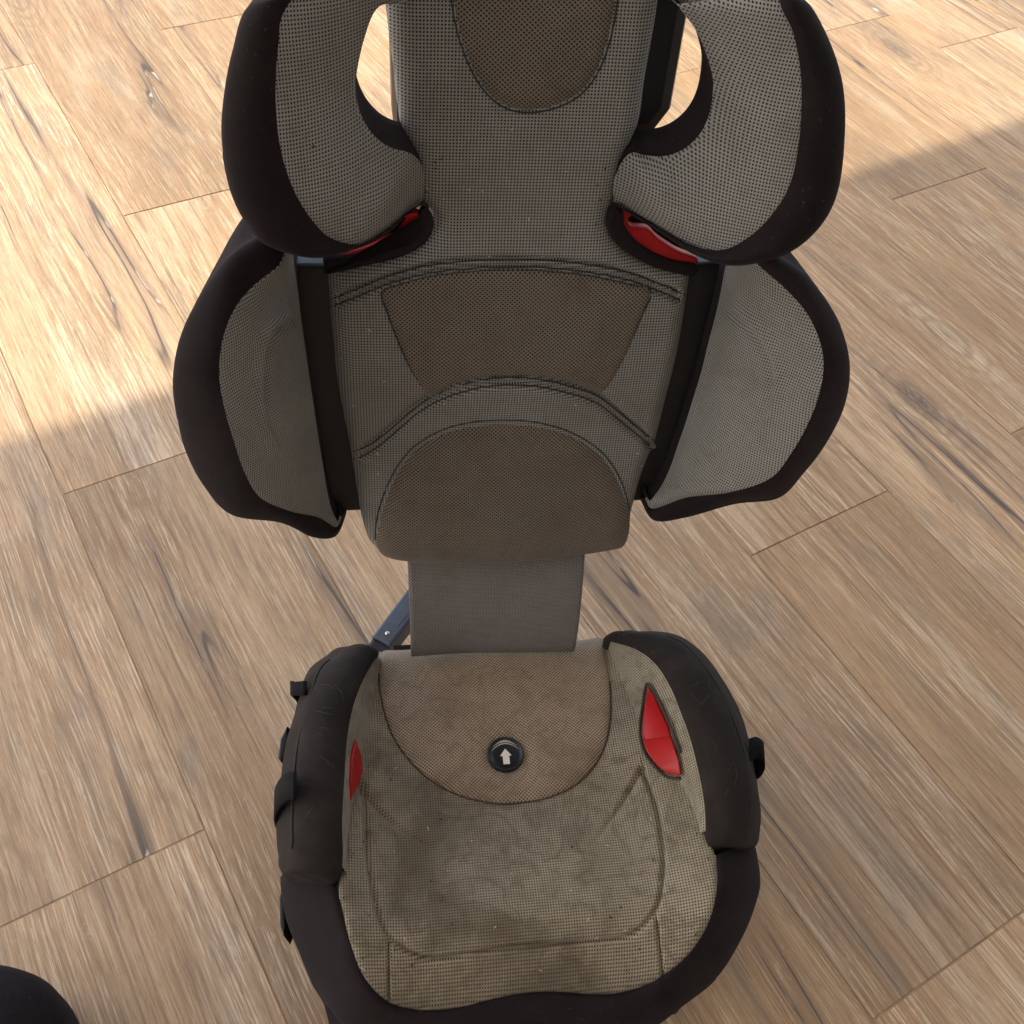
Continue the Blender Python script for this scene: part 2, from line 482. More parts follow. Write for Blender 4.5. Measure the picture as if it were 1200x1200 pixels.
GREY = dict(hole=(.018, .017, .016), px=.0023, py=.0023, stagger=False)
M_GREY = mesh_fabric('grey_mesh', (.262, .268, .262), (.33, .335, .326), dirt=(.18, .158, .125), dirt_amt=.3, thr=.2, stain_scale=8, **GREY)
M_SEATGREY = mesh_fabric('worn_seat_mesh', (.295, .258, .19), (.375, .33, .25), hole=(.05, .042, .034), px=.0023, py=.0023, stagger=False, dirt=(.14, .112, .072), dirt_amt=.85, thr=.22, stain_scale=9)
M_BROWN = mesh_fabric('brown_mesh', (.185, .16, .131), (.238, .208, .172), hole=(.022, .018, .015), px=.0035, py=.0031, stagger=True, dirt=(.15, .115, .085), dirt_amt=.45, thr=.1, stain_scale=10, lint=False)
M_SEATBROWN = mesh_fabric('worn_brown_mesh', (.345, .27, .19), (.415, .335, .245), hole=(.05, .037, .028), px=.0035, py=.0031, stagger=True, dirt=(.20, .145, .10), dirt_amt=.6, thr=.15, stain_scale=12, lint=False)
M_FLAP = mesh_fabric('flap_mesh', (.20, .188, .180), (.25, .236, .226), hole=(.03, .027, .025), px=.0030, py=.0027, stagger=True, dirt=(.17, .14, .11), dirt_amt=.3, thr=.2, stain_scale=8, lint=False)
M_DARK = plush('charcoal_fabric', (.0155, .0122, .0138), (.025, .020, .0215))
M_ARM = plush('worn_charcoal_fabric', (.024, .0198, .0182), (.046, .039, .0345))
M_BLACK = plastic('black_plastic', (.008, .008, .009), .45, .4)
M_SHELL = plastic('black_shell_plastic', (.012, .012, .013), .38, .5)
M_RED = plastic('red_plastic', (.37, .006, .008), .38, .3, .12)
M_BLUEGREY = plastic('blue_grey_plastic', (.055, .068, .092), .42, .5)
M_WEB = plush('black_webbing', (.008, .008, .0085), (.013, .013, .014))
M_METAL = plastic('steel', (.5, .5, .5), .3); M_METAL.node_tree.nodes['Principled BSDF'].inputs['Metallic'].default_value = 1
M_BTN = plastic('button_plastic', (.008, .010, .013), .3, .5, .1)
M_WHITE = plain('white_print', (.78, .74, .68), .6, .05, 40)
M_SILVER = plain('grey_print', (.42, .41, .40), .5, .05, 40)
M_WOOD = wood_tile()
M_GROUT = plain('grout', (.40, .275, .17), .9, .2, 30)
M_WALL = plain('render', (.27, .26, .25), .9, .06, 2)

# ------------------------------------------------------------------ setting: floor, house
gs = 30.
floor = mesh_from('floor', [(-gs, -gs, -.0010), (gs, -gs, -.0010), (gs, gs, -.0010), (-gs, gs, -.0010)], [(0, 1, 2, 3)], M_GROUT, flat=True)
floor['kind'] = 'structure'; floor['label'] = 'terrace floor of wood look porcelain planks with tan joints'

PITCH_B, LEN_A, GAP = .2489, 1.031, .0021
bm = bmesh.new(); bmesh.ops.create_cube(bm, size=1)
for v in bm.verts: v.co = Vector((v.co.x * (LEN_A - GAP), v.co.y * (PITCH_B - GAP), v.co.z * .01 - .005))
bmesh.ops.bevel(bm, geom=[e for e in bm.edges if all(v.co.z > -.001 for v in e.verts)], offset=.0004, segments=1, affect='EDGES')
plank_me = bpy.data.meshes.new('plank'); bm.to_mesh(plank_me); bm.free(); plank_me.materials.append(M_WOOD)
B0 = -.0237                            # one long joint; joints of each strip start where the photo shows them
starts = {0: .488, 1: .992, 2: 1.518, 3: -.005, 4: .502, 5: 1.01, 6: .5, 7: 1.02, 8: 1.55, 9: 1.395}
for k in range(-9, 22):
    bc = B0 - (k - .5) * PITCH_B
    s = starts.get(k, (.49 if k % 2 == 0 else 1.0) + rng.uniform(-.05, .05))
    for j in range(-4, 7):
        ac = s + (j + .5) * LEN_A
        x, y = A2 * ac + B2 * bc
        if not (-1.2 < ac < 5.2): continue
        o = bpy.data.objects.new('plank', plank_me); COL.objects.link(o)
        o.parent = floor
        o.location = (x, y, rng.uniform(-.0004, .0004)); o.rotation_euler = (0, 0, ADIR + (math.pi if rng.random() < .5 else 0))

ROOF_H = 2.7
cot = math.cos(SUN_EL) * math.cos(SUN_AZ - ADIR) / math.sin(SUN_EL)
EDGE = 1.093 + ROOF_H * cot
def canvas():
    t = NT('fill_canvas'); ob = t.new('ShaderNodeTexCoord').outputs['Object']
    n = t.noise(ob, 300, 2)
    c = t.mix(n, (.74, .71, .66), (.80, .77, .72))
    d = t.new('ShaderNodeBsdfDiffuse'); t.put(d.inputs[0], c)
    tr = t.new('ShaderNodeBsdfTranslucent'); t.put(tr.inputs[0], c)
    mx = t.new('ShaderNodeMixShader'); mx.inputs[0].default_value = .60  # translucent so that soft fill light reaches the shaded terrace
    t.l.new(d.outputs[0], mx.inputs[1]); t.l.new(tr.outputs[0], mx.inputs[2])
    out = [x for x in t.n if x.type == 'OUTPUT_MATERIAL'][0]
    t.l.new(mx.outputs[0], out.inputs[0])
    return t.m
house = bpy.data.objects.new('house', None); COL.objects.link(house)
house['label'] = 'grey rendered house wall standing along the near side of the terrace'; house['category'] = 'house'
house.location = (*(A2 * -2.2), 0); house.rotation_euler = (0, 0, ADIR)
box_mesh('wall', (-.12, 0, 1.6), (.24, 14, 3.2), M_WALL, house, 0)
shade_canopy = bpy.data.objects.new('shade_canopy', None); COL.objects.link(shade_canopy)  # unseen cover, added to cast the shade line and pass soft light
shade_canopy['label'] = 'unseen canvas canopy added over the terrace for its shade and soft light'; shade_canopy['category'] = 'shade_canopy'
shade_canopy.location = (*(A2 * -2.2), ROOF_H); shade_canopy.rotation_euler = (0, 0, ADIR)
box_mesh('canvas', ((EDGE + 2.2) / 2, 0, .002), (EDGE + 2.2, 13, .004), canvas(), shade_canopy, 0)
box_mesh('front_bar', (EDGE + 2.2 - .03, 0, -.032), (.05, 13.02, .06), M_WALL, shade_canopy, .01)

# ------------------------------------------------------------------ the child seat
seat = bpy.data.objects.new('child_car_seat', None); COL.objects.link(seat)
seat.location = ST; seat.rotation_euler = (0, 0, YAW)
seat['label'] = 'worn grey and charcoal child booster car seat standing on the wooden floor'
seat['category'] = 'car seat'

# ---- backrest: leaning plane y = .083 + .23 z
LEAN = .23
BN = np.array([0, -1, LEAN]); BN = BN / np.linalg.norm(BN)        # towards the sitter
BT = np.array([0, LEAN, 1.]); BT = BT / np.linalg.norm(BT)        # up the back
BO = np.array([0, .083, 0.])
def back_g(off=0.): return lambda P: -( (P - BO) @ BN - off) * -1
def on_back(x, y, off=0.):
    d = ray(x, y); t = ((BO - EYE) @ BN + off) / (d @ BN); return EYE + d * t
def st(P): P = np.asarray(P); return np.stack([P[..., 0], (P - BO) @ BT], -1)
def unst(q, off): return BO + q[..., 0:1] * np.array([1., 0, 0]) + q[..., 1:2] * BT + np.asarray(off)[..., None] * BN

def round_edge(e, R, r):
    e = np.clip(e, 0, R)
    return -r + r * np.sqrt(np.clip(1 - (1 - e / R) ** 2, 0, 1))

GRID = {}
def back_fill(name, pix, nr, nc, mat, parent, lift, R, r, back, lines=(), bulge=None, sm=6, cols=False):
    poly3 = np.array([on_back(*p) for p in smooth(pix, sm, True)]); q = st(poly3)
    G2 = fill_rows(q[:, ::-1], nr, nc)[..., ::-1] if cols else fill_rows(q, nr, nc)
    flat = G2.reshape(-1, 2)
    e = dist_poly(flat, q, True)
    off = lift + round_edge(e, R, r)
    if bulge is not None: off = off + bulge(flat)
    G = unst(flat, off).reshape(nr, nc, 3)
    if lines: G = groove(G, lines)
    GRID[name] = G
    return sheet(name, G, mat, parent, uv=flat, back=-BN * back)

cover_px = [(437, -70), (449, -25), (453, 10), (458, 55), (464, 100), (468, 140), (474, 165), (483, 190), (486, 215), (489, 240), (502, 250), (507, 262),
            (501, 280), (480, 294), (450, 304), (410, 313), (383, 319), (382, 335), (384, 350), (387, 385), (393, 440), (400, 485), (408, 525), (414, 560), (420, 595), (427, 625), (436, 643), (460, 653),
            (500, 656), (560, 656), (620, 653), (680, 647), (716, 641), (734, 630), (742, 605), (752, 570), (764, 540), (774, 515), (785, 470), (797, 420), (806, 375), (811, 345), (814, 325), (806, 318), (780, 312), (748, 302), (728, 284), (720, 268), (721, 252), (729, 240), (731, 215), (735, 195), (746, 168), (754, 145), (760, 100), (767, 60), (774, 20), (779, -20), (786, -70), (700, -95), (600, -100), (510, -95)]
arcU = smooth([(397, 347), (408, 343), (425, 336), (455, 324), (500, 312), (550, 306), (600, 304), (650, 306), (700, 312), (745, 322), (770, 332), (783, 337), (795, 342)], 6)
arcU2 = arcU + np.array([0, 9.])
arcL = smooth([(424, 526), (435, 520), (455, 505), (480, 483), (500, 468), (530, 454), (565, 445), (600, 442), (635, 445), (670, 453), (700, 464), (725, 483), (748, 502), (762, 513)], 6)
arcL2 = arcL + np.array([0, 9.])
def torso_bulge(q):
    # shoulders / lumbar padding and the shallow hollow between, metres
    t = q[:, 1]; x = q[:, 0]
    return .012 * np.exp(-((t - .37) / .06) ** 2 - (x / .12) ** 2) + .009 * np.exp(-((t - .53) / .05) ** 2 - (x / .13) ** 2) - .004 * np.exp(-((t - .66) / .05) ** 2) + .012 * np.clip(np.abs(x) - .05, 0, 1) ** 2 / .01 * (t > .68)
cover = back_fill('backrest_cover', cover_px, 420, 170, M_GREY, seat, .0, .018, .016, .03,
                  [(arcU, 3.4, .0065), (arcU2, 3.4, .0055), (arcL, 3.4, .0065), (arcL2, 3.4, .0055)], torso_bulge)

mid_px = [(446, 344), (457, 337), (500, 325), (550, 319), (600, 317), (650, 319), (700, 325), (745, 335), (763, 342), (750, 375), (735, 408), (720, 435), (702, 457), (670, 444), (635, 436), (600, 433), (565, 436), (530, 445), (504, 460), (485, 438), (470, 408), (456, 372)]
low_px = [(441, 640), (440, 620), (446, 590), (460, 556), (482, 526), (515, 505), (550, 495), (590, 492), (630, 495), (668, 506), (700, 525), (722, 552), (735, 585), (738, 615), (732, 638), (712, 644), (660, 650), (600, 655), (540, 657), (480, 656), (452, 651)]
top_px = [(524, -70), (526, -20), (532, 20), (541, 55), (556, 90), (575, 115), (598, 129), (622, 132), (650, 127), (678, 113), (698, 90), (711, 60), (720, 25), (726, -20), (730, -70), (680, -88), (630, -92), (575, -88)]
back_fill('middle_panel', mid_px, 120, 80, M_BROWN, cover, .0026, .008, .005, .006, (), torso_bulge, 4, True)
back_fill('lower_panel', low_px, 80, 110, M_BROWN, cover, .0045, .020, .009, .006, (), torso_bulge, 4)
back_fill('head_panel', top_px, 70, 80, M_BROWN, cover, .004, .014, .008, .006, (), torso_bulge, 4)

def seam_shade_cord(G, pix, r, lift, parent, mat):
    """dark cord along a sewn line, standing in for the shade in its crevice"""
    n = grid_normals(G).reshape(-1, 3); g = G.reshape(-1, 3); gp_ = topix(g)
    pts = []
    for p in resample(np.array(pix, float), max(30, len(pix))):
        d = np.sum((gp_ - p) ** 2, 1); k = np.argsort(d)[:6]; w = 1 / (d[k] + .05); w /= w.sum()
        pts.append((g[k] * w[:, None]).sum(0) + (n[k] * w[:, None]).sum(0) * lift)
    V, Fs = tube(np.array(pts), r, 6)
    return mesh_from('seam', V, Fs, mat, parent)
M_SEAMSHADE = plush('seam_shade_thread', (.045, .042, .038), (.065, .06, .055))  # dark colour stands in for the shade inside the seam crevices
endU = (np.array([(387, 351)]), np.array([(807, 347)])); endL = (np.array([(410, 530)]), np.array([(773, 521)]))
for a_, e_, d_ in ((arcU, endU, 0), (arcU2, endU, 9.), (arcL, endL, 0), (arcL2, endL, 9.)):
    a_ = np.concatenate([e_[0] + [0, d_], a_, e_[1] + [0, d_]])
    seam_shade_cord(GRID['backrest_cover'], a_, .0007, -.0002, cover, M_SEAMSHADE)
for q_ in (mid_px, low_px, top_px):
    qq = smooth(q_, 4, True); qq = np.concatenate([qq, qq[:1]])
    seam_shade_cord(GRID['backrest_cover'], qq, .0006, .0002, cover, M_SEAMSHADE)

# ---- hard shell behind the back
def shell_slab(name, rows, y0, thick, mat, parent, bev=.006):
    """rows: (z, half width); slab in the back plane, y0 behind it"""
    pts = [BO + np.array([-w, 0, 0]) + BT * (z / BT[2]) - BN * y0 for z, w in rows] + [BO + np.array([w, 0, 0]) + BT * (z / BT[2]) - BN * y0 for z, w in rows[::-1]]
    return slab(name, pts, -BN * thick, mat, parent, bev)
shell_slab('back_plate', [(.372, .146), (.40, .149), (.592, .176), (.597, .174)], .010, .022, M_BLACK, seat, .003)
shell_slab('back_shell', [(.335, .085), (.36, .10), (.555, .115), (.585, .10)], .0345, .05, M_SHELL, seat, .012)
hs = [BO + np.array([x, 0, 0]) + BT * (z / BT[2]) - BN * .034 for x, z in ((-.085, .675), (-.088, .69), (-.092, .90), (-.08, .93), (.10, .93), (.118, .90), (.112, .70), (.10, .682))]
slab('head_shell', hs, -BN * .05, M_SHELL, seat, .010)
shell_slab('back_hinge', [(.10, .05), (.37, .055)], .040, .025, M_SHELL, seat, .004)
shell_slab('height_rail', [(.60, .07), (.70, .07)], .034, .03, M_SHELL, seat, .004)

# ---- wings
def wing(name, I, S, O, depth_b, inset, bulge, band, lines=(), n=72, label=None):
    """stations along the wing: I inner edge, S seam, O outer edge (seat frame points)"""
    I, S, O = (resample(smooth(np.array(q), 8), n) if False else smooth(np.array(q), 10) for q in (I, S, O))
    n = len(I); m = 64
    L = np.zeros((n, m, 3)); D = []
    for i in range(n):
        a, s, o = I[i], S[i], O[i]
        mid = (a + s) / 2
        v = (EYE - mid) / np.linalg.norm(EYE - mid)
        w = np.linalg.norm(s - a)
        u = np.linspace(0, 1, m)
        L[i] = a + (s - a) * u[:, None] + (bulge * min(1, w / .06) * np.sin(math.pi * u) ** .8)[:, None] * v
        vo = (EYE - o) / np.linalg.norm(EYE - o)
        ob = np.array([o[0] * (1 - inset), o[1] + depth_b, o[2] + LEAN * 0])
        ib = np.array([a[0], a[1] + .034, a[2]])
        c1 = o * .55 + s * .45 + vo * band
        c1b = o + vo * band * .9
        row = []
        for k in range(12):                                   # S -> O, cubic
            t = k / 12
            row.append(s * (1 - t) ** 3 + 3 * t * (1 - t) ** 2 * (s * .6 + o * .4 + vo * band) + 3 * t * t * (1 - t) * c1b + o * t ** 3)
        c2 = o - vo * .02
        for k in range(8):
            t = k / 8
            row.append(o * (1 - t) ** 2 + 2 * t * (1 - t) * c2 + ob * t * t)
        for k in range(8):
            t = k / 8; row.append(ob * (1 - t) + ib * t)
        for k in range(6):
            t = k / 5
            row.append(ib * (1 - t) + a * t)
        D.append(row)
    D = np.array(D); D[:, 2:22] = lump(D, .0012, 20., 2)[:, 2:22]; L[:, 3:-3] = lump(L, .0016, 26., 3)[:, 3:-3]
    cov = sheet(name, D, M_DARK, seat)
    if lines: L = groove(L, lines)
    sheet('wing_lining', L, M_GREY, cov, uv=np.stack([grid_uv(L)[:, 0], st(L).reshape(-1, 2)[:, 1]], -1) if 'side' in name else st(L).reshape(-1, 2) * np.array([1.3, 1.]))
    # close the ends of the padding
    bm = bmesh.new(); bm.from_mesh(cov.data)
    me = cov.data
    C = D.shape[1]
    bm.verts.ensure_lookup_table()
    for r in (0, n - 1):
        try: bm.faces.new([bm.verts[r * C + k] for k in range(C)])
        except ValueError: pass
    bmesh.ops.recalc_face_normals(bm, faces=bm.faces); bm.to_mesh(me); bm.free()
    if label: cov['label'] = label
    return cov

def P3(l): return [at(x, y, yy=d) for x, y, d in l]

def with_top(q, zc):
    """the part of the headrest wing above the photo's edge mirrors the lower end"""
    q = np.array(q); m = q[:6:-1].copy()
    dz = 2 * (zc - m[:, 2]); m[:, 2] += dz; m[:, 1] += LEAN * dz
    return np.concatenate([m, q])

hwL = dict(
    I=[(444, 8, .225), (427, 45, .220), (417, 95, .216), (420, 125, .214), (430, 148, .213), (445, 165, .214), (461, 174, .220), (477, 178, .228), (487, 184, .236), (494, 193, .240), (499, 211, .243)],
    S=[(338, 5, .178), (326, 55, .172), (323, 118, .168), (329, 175, .160), (344, 222, .156), (365, 257, .154), (388, 279, .157), (420, 286, .165), (450, 271, .192), (477, 249, .226), (496, 236, .240)],
    O=[(295, 5, .185), (272, 60, .180), (261, 120, .176), (260, 170, .168), (271, 225, .158), (290, 263, .152), (318, 290, .150), (378, 302, .157), (447, 277, .190), (478, 251, .228), (497, 237, .242)])
hwR = dict(
    I=[(793, 5, .238), (818, 40, .226), (834, 85, .218), (835, 112, .215), (829, 140, .213), (817, 161, .214), (799, 176, .218), (778, 183, .226), (756, 182, .234), (740, 179, .239), (728, 191, .241), (719, 212, .243)],
    S=[(914, 3, .182), (930, 40, .175), (939, 95, .170), (937, 160, .163), (926, 215, .157), (904, 252, .155), (876, 279, .158), (845, 293, .162), (808, 287, .178), (773, 267, .204), (742, 250, .230), (720, 238, .240)],
    O=[(946, 3, .190), (972, 48, .184), (988, 100, .178), (990, 165, .170), (980, 230, .160), (955, 272, .153), (915, 300, .150), (858, 311, .155), (815, 299, .172), (776, 274, .203), (742, 252, .231), (719, 239, .242)])
for q, lab in ((hwL, 'left padded head wing, charcoal edge round a grey mesh lining'), (hwR, 'right padded head wing, charcoal edge round a grey mesh lining')):
    I, S, O = (np.array(P3(q[k])) for k in 'ISO')
    wing('head_wing', with_top(I, .735), with_top(S, .748), with_top(O, .733), .055, .10, .010, .016)

twL = dict(
    I=[(343, 292), (345, 312), (349, 340), (353, 375), (358, 410), (363, 445), (369, 485), (375, 525), (380, 555), (384, 578), (388, 595), (393, 606), (396, 611), (398, 604)],
    S=[(335, 292, .178), (325, 312, .170), (296, 336, .160), (275, 362, .142), (261, 398, .128), (257, 440, .120), (263, 478, .112), (273, 513, .108), (286, 552, .108), (305, 583, .112), (340, 599, .124), (372, 606, .148), (393, 617, .166), (400, 606, .172)],
    O=[(326, 268, .182), (298, 278, .178), (266, 302, .170), (235, 346, .158), (213, 392, .146), (204, 438, .138), (206, 480, .136), (217, 527, .134), (239, 570, .132), (272, 603, .128), (330, 613, .134), (366, 629, .152), (393, 628, .168), (405, 603, .178)])
twR = dict(
    I=[(853, 300), (849, 318), (844, 345), (838, 372), (830, 402), (822, 435), (812, 468), (803, 497), (795, 520), (787, 544), (778, 564), (770, 577), (762, 586), (758, 582)],
    S=[(876, 296, .178), (893, 314, .170), (921, 339, .156), (944, 365, .142), (959, 395, .130), (965, 425, .122), (961, 458, .114), (948, 494, .110), (928, 530, .108), (902, 561, .110), (855, 577, .122), (805, 583, .146), (766, 596, .166), (756, 584, .172)],
    O=[(890, 284, .182), (917, 303, .176), (947, 324, .168), (974, 360, .156), (990, 396, .146), (996, 434, .138), (988, 480, .136), (967, 522, .134), (942, 554, .132), (912, 583, .128), (860, 590, .134), (802, 607, .150), (766, 609, .168), (751, 583, .178)])
embL = smooth([(336, 372), (330, 376), (320, 382), (310, 400), (306, 425), (305, 460), (312, 495), (323, 520), (338, 537), (350, 543)], 5)
embR = smooth([(862, 362), (870, 368), (880, 376), (900, 402), (910, 430), (909, 460), (900, 485), (880, 510), (850, 526), (838, 528), (824, 531)], 5)
for q, e in ((twL, embL), (twR, embR)):
    I = []
    for (x, y) in q['I']:
        I.append(on_back(x, y, .004))
    wing('side_wing', I, P3(q['S']), P3(q['O']), .05, .06, .012, .014, [(e, 6, -.0032), (e + np.array([7., 5.]) * (1 if e[0, 0] < 600 else -1) * np.array([1, -1 if e[0, 0] > 600 else 1]), 5., .0032)])

# ---- belt guides between head wings and shoulders
def back_slab(name, pix, off, thick, mat, parent, bev=.002, sm=4):
    return slab(name, [on_back(x, y, off) for x, y in smooth(pix, sm, True)], -BN * thick, mat, parent, bev)
for rim, red in (([(497, 246), (507, 255), (508, 270), (497, 288), (470, 303), (430, 313), (384, 323), (380, 313), (382, 303), (420, 300), (455, 291), (480, 281), (490, 268), (490, 254)],
                  [(383, 305), (395, 298), (425, 291), (455, 279), (474, 270), (480, 262), (474, 253), (488, 249), (494, 256), (493, 270), (481, 284), (455, 294), (420, 303)]),
                 ([(722, 240), (713, 255), (715, 275), (734, 297), (760, 312), (787, 321), (814, 325), (817, 312), (790, 307), (765, 297), (745, 283), (733, 266), (731, 250)],
                  [(728, 246), (745, 249), (737, 257), (741, 265), (760, 268), (772, 279), (795, 294), (817, 303), (815, 312), (790, 309), (763, 299), (742, 285), (729, 266)])):
    g = back_slab('belt_guide', red, -.005, .010, M_RED, seat, .002)
    back_slab('guide_rim', rim, -.001, .010, M_DARK, g, .003)
    back_slab('guide_backing', [(728, 244), (748, 250), (775, 270), (800, 290), (816, 302), (815, 316), (780, 312), (745, 296), (720, 272)] if red[0][0] > 600 else [(392, 302), (430, 294), (462, 280), (474, 284), (440, 304), (395, 314)], -.018, .006, M_BLACK, g, .001)

# ---- connecting flap
fl = np.zeros((40, 40, 3))
for i, v in enumerate(np.linspace(0, 1, 40)):
    b0 = at(482, 774, yy=.116); b1 = at(673, 766, yy=.116); t0 = at(477, 640, yy=.172); t1 = at(687, 630, yy=.172)
    for j, u in enumerate(np.linspace(0, 1, 40)):
        p = (b0 * (1 - u) + b1 * u) * (1 - v) + (t0 * (1 - u) + t1 * u) * v
        p = p + np.array([0, -.006 * math.sin(math.pi * v) + .004 * math.exp(-((v) / .06) ** 2) + .0015 * math.sin(5 * u + 2 * v), 0])
        fl[i, j] = p
sheet('connecting_flap', fl, M_FLAP, seat, back=np.array([0, .005, 0]))

# ---- booster base
def pad_z(x, y):
    f = np.clip(-.115 - y, 0, 1); r = np.clip(y - .118, 0, 1)
    return .205 - 13 * f ** 2 - 26 * r ** 2 + 1.2 * np.clip(np.abs(x) - .09, 0, 1) ** 1.5 - .006 * np.exp(-((y + .01) / .06) ** 2 - (x / .06) ** 2)
def pad_g(P): return P[2] - pad_z(P[0], P[1])
def on_pad(x, y): return at(x, y, g=pad_g)

frontS = [(396, 1040), (399, 1058), (403, 1075), (412, 1110), (426, 1143), (447, 1167), (471, 1179), (503, 1183), (540, 1179), (580, 1169), (620, 1162), (655, 1161), (695, 1164), (722, 1163), (750, 1156), (777, 1143), (804, 1121), (824, 1095), (837, 1065), (842, 1030), (840, 1001)]
pad_px = frontS + [(830, 975), (815, 935), (800, 890), (785, 840), (765, 795), (740, 762), (712, 746), (695, 738), (660, 743), (600, 748), (540, 751), (480, 752), (449, 751), (432, 770), (424, 820), (416, 870), (410, 920), (404, 980)]
pad2 = np.array([on_pad(*p)[:2] for p in smooth(pad_px, 4, True)])
nr, nc = 290, 300
G2 = fill_rows(pad2[:, ::-1], nr, nc)[..., ::-1]; fl2 = G2.reshape(-1, 2)
e = dist_poly(fl2, pad2, True)
zz = pad_z(fl2[:, 0], fl2[:, 1]) + round_edge(e, .008, .006)
G = np.concatenate([fl2, zz[:, None]], 1).reshape(nr, nc, 3)
sm = lambda l: smooth(l, 5)
seams = [(sm([(424, 922), (440, 944), (460, 964), (480, 978), (500, 990), (530, 1006)]), 3.2, .0048, 95.), (sm([(752, 900), (738, 925), (725, 948), (712, 966), (700, 984), (685, 998)]), 3.2, .0048, 95.),
         (sm([(424, 918), (427, 935), (431, 1000), (437, 1040), (447, 1080), (456, 1098), (476, 1114), (503, 1124), (540, 1120), (580, 1113), (620, 1108), (655, 1107), (693, 1104), (728, 1100), (749, 1090), (769, 1065), (776, 1033), (777, 999), (771, 953), (762, 925), (752, 902)]), 3., .0045),
         (sm([(530, 1006), (570, 1018), (610, 1020), (650, 1012), (685, 998)]), 5, .0012),
         (sm([(456, 1104), (456, 1130), (456, 1170)]), 2.2, .003), (sm([(769, 1072), (773, 1105), (777, 1143)]), 2.2, .003)]
wr = np.random.RandomState(3)
G = groove(G, seams)
pad = sheet('seat_pad', G, M_SEATGREY, seat, uv=fl2, back=np.array([0, 0, -.03]))

pan_px = [(448, 760), (444, 790), (447, 822), (459, 861), (481, 893), (508, 917), (540, 933), (580, 942), (610, 941), (640, 936), (675, 920), (700, 893), (713, 860), (716, 820), (712, 779), (707, 752), (695, 743), (660, 748), (600, 753), (540, 756), (480, 756), (458, 755)]
pan2 = np.array([on_pad(*p)[:2] for p in smooth(pan_px, 4, True)])
G2 = fill_rows(pan2, 110, 130); f2 = G2.reshape(-1, 2); e = dist_poly(f2, pan2, True)
BTN = on_pad(592, 886)
z2 = pad_z(f2[:, 0], f2[:, 1]) + .005 + round_edge(e, .014, .0065) - .0045 * np.exp(-(np.linalg.norm(f2 - BTN[:2], axis=1) / .021) ** 4)
panel = sheet('thigh_panel', np.concatenate([f2, z2[:, None]], 1).reshape(110, 130, 3), M_SEATBROWN, pad, uv=f2, back=np.array([0, 0, -.012]))

M_PADSHADE = plush('brown_shade_thread', (.07, .055, .042), (.1, .08, .06))  # brown colour stands in for shade in the creases
for l_, w_, d_ in seams[4:]: seam_shade_cord(G, l_, .0005, -.0002, pad, M_PADSHADE)
seam_shade_cord(G, smooth(pan_px, 4)[4:-30], .0007, .0004, pad, M_PADSHADE)

# release button with arrow and arcs
def disc(c, r, prof, seg=48):
    V = []; Fs = []
    for k, (rr, h) in enumerate(prof):
        for s in range(seg):
            a = 2 * math.pi * s / seg; V.append(c + np.array([rr * r * math.cos(a), rr * r * math.sin(a), h]))
    for k in range(len(prof) - 1):
        for s in range(seg):
            Fs.append((k * seg + s, k * seg + (s + 1) % seg, (k + 1) * seg + (s + 1) % seg, (k + 1) * seg + s))
    Fs.append(tuple((len(prof) - 1) * seg + s for s in range(seg)))
    return V, Fs
bc = np.array([BTN[0], BTN[1], pad_z(BTN[0], BTN[1]) + .0035])
V, Fs = disc(bc, .0165, [(1.02, -.006), (1.02, .001), (.99, .0026), (.93, .0028), (.89, .0018), (.86, .0010), (.5, .0008), (.1, .0007)])
btn = mesh_from('release_button', V, Fs, M_BTN, seat)
def flat_poly(name, pts, z, mat, parent, thick=.0003):
    return slab(name, [np.array([bc[0] + x, bc[1] + y, z]) for x, y in pts], np.array([0, 0, -thick]), mat, parent, 0)
zt = bc[2] + .0016
ar = .0165
flat_poly('arrow', [(x * ar, y * ar) for x, y in ((-.18, -.62), (.18, -.62), (.18, -.12), (.32, -.12), (0, .30), (-.32, -.12), (-.18, -.12))], zt, M_WHITE, btn)
for (rw, y0, hgt, th) in ((.76, .30, .36, .07), (.68, .52, .26, .07), (.46, .70, .14, .06)):
    top = []; bot = []
    for k in range(15):
        u = -1 + 2 * k / 14
        yy_ = y0 + hgt * (1 - u * u) - .10
        top.append((u * rw * ar, (yy_ + th * (1 - u * u * .7)) * ar)); bot.append((u * rw * ar, yy_ * ar))
    flat_poly('arc_mark', top + bot[::-1], zt + .0006, M_SILVER, btn)

